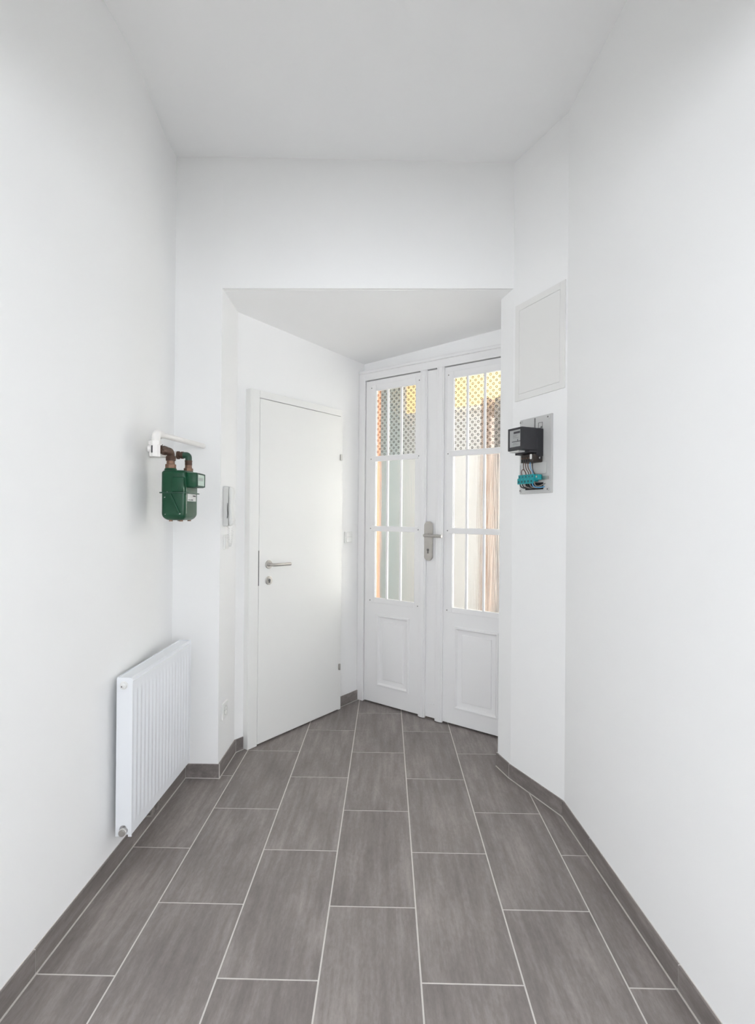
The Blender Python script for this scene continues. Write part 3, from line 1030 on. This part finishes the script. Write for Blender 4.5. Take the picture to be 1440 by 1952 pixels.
# sticker
stk = obj('type_sticker', bx(new_bm(), GX1 - 0.0005, GX1 + 0.0008, 2.292, 2.392, 1.4235, 1.4555), PAPER, gm)
pr_ = new_bm()
bx(pr_, GX1 + 0.0005, GX1 + 0.0012, 2.353, 2.386, 1.445, 1.450)
for k in range(7):
    bx(pr_, GX1 + 0.0005, GX1 + 0.0012, 2.298 + k * 0.0085, 2.3045 + k * 0.0085, 1.4275, 1.4305)
bx(pr_, GX1 + 0.0005, GX1 + 0.0012, 2.335, 2.352, 1.4272, 1.4315)
obj('print', pr_, INK, stk)['kind'] = 'stuff'
# paint chips on the near side
for x, z, w, h in ((GX0 + 0.016, 1.437, 0.006, 0.004), (GX0 + 0.028, 1.4615, 0.0035, 0.002), (GX0 + 0.082, 1.366, 0.006, 0.0045), (GX0 + 0.020, 1.364, 0.003, 0.003)):
    c_ = new_bm()
    prism_xz(c_, [(x, z), (x + w, z + h * .3), (x + w * .9, z + h), (x + w * .25, z + h * .55)], GY0 - 0.0012, GY0 + 0.002)
    obj('paint_chip', c_, PAPER, gm)
# connection collars on the meter
INX, INY, OUX, OUY = -0.949, 2.312, -0.903, 2.398
cl_ = new_bm()
lathe(cl_, (INX, INY, GZ1 - 0.012), (0, 0, 1), [(0, 0.026), (0.018, 0.026), (0.022, 0.023)], 24)
obj('inlet_collar', cl_, GREEN, gm, 40)
cl_ = new_bm()
lathe(cl_, (OUX, OUY, GZ1 - 0.012), (0, 0, 1), [(0, 0.020), (0.014, 0.020), (0.017, 0.018)], 24)
obj('outlet_collar', cl_, GREEN, gm, 40)

# ------------------------------------------------------------------ gas pipes
gp = thing('gas_supply_pipe', 'white painted gas pipe with stopcock and rusty elbow above the green meter', 'pipe', (0, 0, 0))
PX, PZ, PY = -0.957, 1.700, 2.180
pb = new_bm()
tube(pb, [(PX, 2.215, PZ + 0.001), (PX, 2.760, PZ + 0.021)], 0.0125, 16)
obj('long_pipe', pb, PIPEW, gp, 40)
pb = new_bm()
tube(pb, fillet_path([(PX, 2.222, PZ), (PX, PY, PZ), (PX, PY, 1.655)], 0.026, 8), 0.0175, 18)
obj('pipe_elbow', pb, PIPEW, gp, 40)
vb = new_bm()
cyl(vb, (PX - 0.004, PY, 1.604), (PX - 0.004, PY, 1.664), 0.022, seg=8)
cyl(vb, (PX - 0.004, PY, 1.652), (PX - 0.004, PY, 1.668), 0.025, seg=6)
cyl(vb, (PX - 0.030, PY - 0.006, 1.636), (PX - 0.004, PY, 1.636), 0.014, seg=12)
vbo = obj('stopcock', vb, PIPEW, gp, 35)
sb = new_bm()
bx(sb, PX - 0.010, PX - 0.004, PY - 0.0235, PY - 0.018, 1.618, 1.648, 0.001)
obj('stopcock_slot', sb, INK, vbo)
be = new_bm()
tube(be, fillet_path([(PX, PY + 0.018, 1.638), (INX, INY, 1.640), (INX, INY, 1.600)], 0.026, 8), 0.0165, 18)
lathe(be, (PX, PY + 0.022, 1.638), (INX - PX, INY - PY, 0), [(0, 0.020), (0.012, 0.020), (0.014, 0.017)], 8)
lathe(be, (PX + 0.001, PY + 0.070, 1.639), (INX - PX, INY - PY, 0), [(0, 0.0195), (0.020, 0.0195)], 14)
obj('rusty_elbow', be, RUST, gp, 40)
pk = new_bm()
for k in range(14):
    t = random.uniform(0, 2 * math.pi)
    y = PY + 0.026 + random.uniform(-0.012, 0.008)
    c = Vector((PX + 0.020 * math.cos(t), y, 1.638 + 0.020 * math.sin(t)))
    e = c + Vector((0.005 * math.cos(t) + random.uniform(-.004, .004), random.uniform(-.008, .006), 0.005 * math.sin(t) + random.uniform(-.004, .004)))
    tube(pk, [c, (c + e) / 2 + Vector((0.001, 0, 0.001)), e], 0.0016, 5)
obj('hemp_packing', pk, mat('hemp', (0.06, 0.045, 0.035), 0.9, noise=0.3, nscale=90), gp)
nt_ = new_bm()
lathe(nt_, (INX, INY, 1.567), (0, 0, 1), [(0, 0.0225), (0.017, 0.0225), (0.019, 0.0175), (0.034, 0.0165)], 6)
obj('inlet_union_nut', nt_, BRASS, gp, 35)
nt_ = new_bm()
lathe(nt_, (INX, INY, 1.600), (0, 0, 1), [(0, 0.0205), (0.016, 0.0215), (0.020, 0.020)], 14)
obj('inlet_sleeve', nt_, RUST, gp, 35)

go2 = thing('gas_outlet_pipe', 'dark green elbow pipe leaving the top of the gas meter towards the wall', 'pipe', (0, 0, 0))
ob = new_bm()
tube(ob, fillet_path([(-0.930, OUY, 1.634), (OUX, OUY, 1.634), (OUX, OUY, 1.603)], 0.018, 8), 0.0145, 16)
obj('green_elbow', ob, GREEND, go2, 40)
ob = new_bm()
lathe(ob, (OUX, OUY, 1.560), (0, 0, 1), [(0, 0.0205), (0.014, 0.0205), (0.016, 0.0155), (0.030, 0.0145)], 6)
obj('outlet_union_nut', ob, BRASS, go2, 35)
ob = new_bm()
lathe(ob, (OUX, OUY, 1.588), (0, 0, 1), [(0, 0.0155), (0.016, 0.0155), (0.018, 0.0165), (0.022, 0.0165)], 16)
obj('outlet_sleeve', ob, RUST, go2, 35)
ob = new_bm()
lathe(ob, (-0.926, OUY, 1.634), (-1, 0, 0), [(0, 0.0165), (0.010, 0.0165), (0.011, 0.014), (0.018, 0.014), (0.019, 0.0185), (0.028, 0.0185)], 12)
obj('rusty_coupling', ob, RUST, go2, 35)
ob = new_bm()
cyl(ob, (-0.950, OUY, 1.634), (-1.090, OUY, 1.634), 0.0135, seg=14)
lathe(ob, (-0.957, OUY, 1.634), (-1, 0, 0), [(0, 0.019), (0.012, 0.019)], 12)
lathe(ob, (-0.964, OUY - 0.012, 1.634), (0, -1, 0), [(0, 0.011), (0.016, 0.011), (0.018, 0.009)], 12)
obj('white_wall_pipe', ob, PIPEW, go2, 40)

# ------------------------------------------------------------------ intercom, switch and socket on the reveal wall (local x=+Y, -y into room)
RVX = LIN_L.x
ic = thing('intercom_phone', 'white door intercom handset with coiled cord on the narrow reveal', 'intercom', (RVX, 2.790, 0), math.pi / 2)
b_ = new_bm()
bx(b_, 0.0, 0.095, -0.028, 0.0, 1.303, 1.514, 0.004)
obj('base', b_, GREYP, ic, 40)
h_ = new_bm()
pts = [(-0.0335, 1.306), (-0.048, 1.312), (-0.052, 1.335), (-0.044, 1.375), (-0.041, 1.41), (-0.044, 1.45), (-0.050, 1.482), (-0.048, 1.506), (-0.0335, 1.512), (-0.030, 1.490), (-0.0325, 1.455), (-0.0320, 1.41), (-0.0325, 1.37), (-0.030, 1.33)]
A = [h_.verts.new((0.004, y, z)) for y, z in pts]
B = [h_.verts.new((0.052, y, z)) for y, z in pts]
h_.faces.new(A)
h_.faces.new(B[::-1])
for i in range(len(pts)):
    j = (i + 1) % len(pts)
    h_.faces.new((A[i], B[i], B[j], A[j]))
bmesh.ops.bevel(h_, geom=h_.edges[:], offset=0.0015, segments=1, affect='EDGES')
obj('handset', h_, PLAST, ic, 50)
sl_ = new_bm()
tube(sl_, smooth_path([(-0.0012, -0.0250, 1.425), (-0.0012, -0.0250, 1.395), (-0.0012, -0.0262, 1.365), (-0.0012, -0.0235, 1.345)], 4), lambda t: 0.0016 * (0.6 + 0.8 * math.sin(math.pi * (0.1 + 0.8 * t))), 6)
obj('cradle_slot', sl_, INK, ic)
cd = new_bm()
path = []
for k in range(0, 331):
    t = k / 330
    cx, cz, cyy = 0.030 - 0.010 * math.sin(t * math.pi), 0.0, 0.0
    # U-shaped drop
    ang = t * math.pi
    yy = -0.034 + 0.011 * math.cos(ang)
    z = 1.300 - 0.105 * math.sin(ang)
    w = t * 26 * 2 * math.pi
    path.append((cx + 0.0045 * math.cos(w), yy + 0.0045 * math.sin(w), z))
tube(cd, path, 0.0014, 5)
obj('coiled_cord', cd, PLAST, ic, 60)

def frame_plate(name, label, x, zc0, size):
    t = thing(name, label, 'switch' if 'switch' in name else 'socket', (RVX, x, 0), math.pi / 2)
    bm = new_bm()
    bx(bm, 0.0, size, -0.010, 0.0, zc0 - size / 2, zc0 + size / 2, 0.0025)
    obj('cover_plate', bm, PLAST, t)
    return t
sw = frame_plate('light_switch', 'white light switch under the intercom on the reveal', 2.800, 1.218, 0.075)
obj('rocker', bx(new_bm(), 0.009, 0.066, -0.0145, -0.008, 1.218 - 0.028, 1.218 + 0.028, 0.002), PLAST, sw)
so = frame_plate('power_socket', 'white earthed power socket low on the reveal above the skirting', 2.795, 0.318, 0.085)
rg = new_bm()
lathe(rg, (0.0425, -0.009, 0.318), (0, -1, 0), [(0, 0.026), (0.0035, 0.026), (0.0035, 0.0215), (0.0008, 0.0205), (0.0006, 0.001)], 28)
obj('socket_well', rg, GREYP, so, 40)
for dz in (-0.0095, 0.0095):
    obj('pin_hole', cyl(new_bm(), (0.0425 + dz, -0.0095, 0.318), (0.0425 + dz, -0.0101, 0.318), 0.0028, seg=10), INK, so)

# double switch between flush door and double door
s2 = thing('light_switch', 'white double light switch on the wall right of the flush door', 'switch', (WA.x, WA.y, 0), ROT_A)
obj('cover_plate', bx(new_bm(), 0.955, 1.035, -0.010, 0.0, 1.165, 1.245, 0.0025), PLAST, s2)
for z in (1.187, 1.223):
    obj('rocker', bx(new_bm(), 0.966, 1.024, -0.0145, -0.008, z - 0.017, z + 0.017, 0.002), PLAST, s2)

# ------------------------------------------------------------------ chamfer wall things (local origin R1, x towards R2, -y into room)
CH = (R2 - R1)
CHL = CH.length
ROT_C = math.atan2(CH.y, CH.x)
def cx_(u):        # u measured from R2
    return CHL - u

ha = thing('access_hatch', 'flat white inspection hatch high on the slanted wall', 'hatch', (R1.x, R1.y, 0), ROT_C)
hf = new_bm()
x0, x1 = cx_(0.368), cx_(0.010)
ring_frame(hf, x0, x1, 1.963, 2.461, 0.033, -0.006, 0.0, 0.0008)
obj('hatch_frame', hf, HATCHP, ha)
obj('hatch_door', bx(new_bm(), x0 + 0.0342, x1 - 0.0342, -0.0058, 0.0, 1.9972, 2.4268, 0.0006), HATCHP, ha)

mb = thing('meter_board', 'light grey mounting board screwed to the slanted wall below the hatch', 'board', (R1.x, R1.y, 0), ROT_C)
bx0, bx1, BZ0, BZ1 = cx_(0.317), cx_(0.087), 1.482, 1.858
BT = -0.012
bd = new_bm()
bx(bd, bx0, bx1, BT, 0.0, BZ0, BZ1, 0.002)
obj('board', bd, GREY, mb)
bl = new_bm()
bx(bl, bx0 + 0.018, bx1 - 0.030, BT - 0.006, BT, 1.575, 1.632, 0.002)
obj('raised_field', bl, GREY, mb)
for x, z in ((bx0 + 0.012, BZ1 - 0.014), (bx1 - 0.020, BZ1 - 0.014), (bx0 + 0.012, BZ0 + 0.016), (bx1 - 0.020, BZ0 + 0.018)):
    k_ = obj('corner_lug', lathe(new_bm(), (x, BT, z), (0, -1, 0), [(0, 0.0095), (0.004, 0.0090), (0.0045, 0.006)], 14), GREY, mb, 40)
    obj('screw', lathe(new_bm(), (x, BT - 0.0045, z), (0, -1, 0), [(0, 0.0042), (0.0015, 0.004)], 8), SCREW, k_, 40)
sl_ = new_bm()
bx(sl_, cx_(0.206), cx_(0.199), BT - 0.0012, BT + 0.001, 1.800, 1.852)
obj('hanger_slot', sl_, DARKM, mb)
sq = new_bm()
ring_frame(sq, cx_(0.178), cx_(0.148), 1.797, 1.826, 0.0022, BT - 0.001, BT + 0.001)
bx(sq, cx_(0.160), cx_(0.152), BT - 0.0015, BT + 0.001, 1.799, 1.806)
obj('knock_out', sq, DARKM, mb)
ho = new_bm()
bx(ho, cx_(0.270), cx_(0.140), BT - 0.0012, BT + 0.001, 1.500, 1.534)
obj('cable_opening', ho, BLACK2, mb)
rl = new_bm()
bx(rl, cx_(0.310), cx_(0.100), BT - 0.010, BT - 0.002, 1.546, 1.562, 0.001)
obj('mounting_rail', rl, STEEL, mb)
gv = new_bm()
bx(gv, bx0 + 0.006, bx0 + 0.016, BT - 0.004, BT, 1.560, 1.628, 0.001)
obj('cable_guide', gv, DIAL, mb)

em = thing('electricity_meter', 'black box electricity meter with glass dial on the grey board', 'electricity meter', (R1.x, R1.y, 0), ROT_C)
ex0, ex1 = cx_(0.246), cx_(0.142)
EF = -0.138
e_b = new_bm()
bx(e_b, ex0 - 0.004, ex1 + 0.002, -0.052, BT - 0.0005, 1.660, 1.793, 0.003)
obj('base', e_b, BLACK, em)
e_c = new_bm()
bx(e_c, ex0, ex1, EF, -0.050, 1.684, 1.794, 0.004)
obj('case', e_c, BLACK, em)
bzl = new_bm()
ring_frame(bzl, ex0 + 0.001, ex1 - 0.001, 1.685, 1.793, 0.010, EF - 0.004, EF + 0.002, 0.001)
bx(bzl, ex0 + 0.011, ex1 - 0.011, EF - 0.004, EF + 0.002, 1.695, 1.702)
obj('front_bezel', bzl, BLACK, em)
dl = obj('dial_plate', bx(new_bm(), ex0 + 0.011, ex1 - 0.011, EF - 0.0012, EF + 0.001, 1.702, 1.783), DIAL, em)
dp = new_bm()
bx(dp, ex0 + 0.042, ex1 - 0.016, EF - 0.0022, EF - 0.001, 1.765, 1.775)
obj('counter', dp, INK, dl)
dp = new_bm()
prism_xz(dp, [(ex0 + 0.030, 1.7255), (ex1 - 0.012, 1.7255), (ex1 - 0.012, 1.729), (ex0 + 0.0735, 1.729), (ex0 + 0.0735, 1.738), (ex0 + 0.070, 1.738), (ex0 + 0.070, 1.729), (ex0 + 0.030, 1.729)], EF - 0.0022, EF - 0.001)
obj('rotor_disc', dp, INK, dl)
tx = new_bm()
for z, w in ((1.757, 0.040), (1.751, 0.030), (1.745, 0.044), (1.718, 0.036), (1.712, 0.042)):
    for k in range(int(w / 0.006)):
        bx(tx, ex0 + 0.036 + k * 0.006, ex0 + 0.0402 + k * 0.006, EF - 0.0018, EF - 0.001, z, z + 0.0016)
obj('small_print', tx, mat('dial_print', (0.16, 0.16, 0.16), 0.6, noise=0.1), dl)['kind'] = 'stuff'
bh = new_bm()
bx(bh, ex0 + 0.006, ex1 - 0.03, EF + 0.002, -0.075, 1.678, 1.6845, 0.001)
obj('underside_tray', bh, GREYP, em)
tcv = new_bm()
prism_xz(tcv, [(ex0 + 0.002, 1.668), (ex1 + 0.002, 1.675), (ex1 + 0.002, 1.684), (ex0 + 0.002, 1.684)], -0.098, -0.016)
obj('terminal_cover', tcv, BLACK, em)
tbk = new_bm()
bx(tbk, ex0 + 0.010, ex1 - 0.004, -0.070, BT - 0.001, 1.630, 1.668, 0.002)
tbo = obj('terminal_base', tbk, mat('bakelite', (0.035, 0.026, 0.022), 0.5, noise=0.2, nscale=40), em)
for k in range(4):
    x = ex0 + 0.020 + k * 0.0165
    obj('terminal_screw', lathe(new_bm(), (x, -0.070, 1.651), (0, -1, 0), [(0, 0.0032), (0.0025, 0.003)], 8), BRASS, tbo, 40)
    obj('terminal_well', bx(new_bm(), x - 0.0045, x + 0.0045, -0.0706, -0.069, 1.633, 1.645), BLACK2, tbo)
seal = new_bm()
prism_xz(seal, rounded_rect(ex1 - 0.020, ex1 - 0.008, 1.643, 1.668, 0.0055, 4), -0.077, -0.0735)
obj('seal_tag', seal, PLAST, em)
lg = new_bm()
lathe(lg, (ex1 + 0.008, -0.034, 1.650), (0, -1, 0), [(0, 0.009), (0.006, 0.009)], 14)
lgo = obj('fixing_lug', lg, BLACK, em, 40)
obj('lug_hole', lathe(new_bm(), (ex1 + 0.008, -0.0405, 1.650), (0, -1, 0), [(0, 0.0045), (0.0006, 0.0045)], 10), GREY, lgo)
hk = new_bm()
bx(hk, cx_(0.207), cx_(0.198), -0.030, BT, 1.791, 1.806, 0.001)
obj('hanger', hk, STEEL, em)

ts = thing('terminal_strip', 'teal terminal strip with brown, blue and black wires under the meter', 'terminal strip', (R1.x, R1.y, 0), ROT_C)
tx0 = cx_(0.278)
MW = 0.0235
mod = None
for k in range(5):
    mm = new_bm()
    x0 = tx0 + k * MW
    bx(mm, x0 + 0.0006, x0 + MW - 0.0006, -0.052, BT - 0.011, 1.538, 1.574, 0.002)
    bx(mm, x0 + 0.0006, x0 + MW - 0.0006, -0.058, -0.050, 1.528, 1.556, 0.002)
    md = obj('terminal', mm, TEAL, ts)
    obj('wire_port', bx(new_bm(), x0 + 0.006, x0 + MW - 0.006, -0.0586, -0.0570, 1.534, 1.545), TEALD, md)
    obj('screw_port', bx(new_bm(), x0 + 0.008, x0 + MW - 0.008, -0.0526, -0.0510, 1.559, 1.568), TEALD, md)
ee = new_bm()
bx(ee, tx0 + 5 * MW, tx0 + 5 * MW + 0.024, -0.046, BT - 0.011, 1.545, 1.571, 0.003)
ep = obj('end_clamp', ee, TEAL, ts)
obj('clamp_screw', lathe(new_bm(), (tx0 + 5 * MW + 0.012, -0.046, 1.560), (0, -1, 0), [(0, 0.005), (0.002, 0.0045)], 10), STEEL, ep, 40)
def wire(pts, r, mt):
    o = obj('wire', tube(new_bm(), smooth_path(pts, 6), r, 8), mt, ts, 60)
    return o
tz = 1.572
for k, (xa, xb, mt) in enumerate(((ex0 + 0.020, tx0 + 2.3 * MW, WBROWN), (ex0 + 0.0365, tx0 + 3.1 * MW, WBROWN), (ex0 + 0.053, tx0 + 3.8 * MW, WBROWN), (ex0 + 0.0695, tx0 + 4.5 * MW, WBLUE))):
    wire([(xa, -0.060, 1.634), (xa + 0.002, -0.064, 1.618), ((xa + xb) / 2, -0.060, 1.600), (xb, -0.050, 1.585), (xb, -0.046, 1.568)], 0.0019, mt)
wire([(ex0 + 0.074, -0.052, 1.634), (ex0 + 0.079, -0.056, 1.610), (ex0 + 0.080, -0.052, 1.588), (ex0 + 0.086, -0.046, 1.570)], 0.0021, WBLACK)
wire([(tx0 + 1.2 * MW, -0.050, 1.570), (tx0 + 1.2 * MW, -0.054, 1.588), (tx0 + 1.7 * MW, -0.056, 1.600), (tx0 + 2.3 * MW, -0.054, 1.590), (tx0 + 2.5 * MW, -0.050, 1.570)], 0.0019, WBROWN)
for k in range(6):
    x = tx0 + (0.7 + k * 0.78) * MW
    mt = (WBLACK, WBLACK, WGREY, WBLACK, WGREY, WBLUE)[k]
    wire([(x, -0.053, 1.534), (x + 0.002, -0.052, 1.520), (x + 0.010, -0.046, 1.511), (x + 0.024, -0.030, 1.508), (x + 0.040, BT, 1.513)], 0.0027, mt)
wire([(tx0 + 4.9 * MW, -0.050, 1.538), (tx0 + 5.2 * MW, -0.048, 1.520), (tx0 + 5.9 * MW, -0.040, 1.514), (tx0 + 6.4 * MW, BT, 1.528)], 0.0027, WGREY)
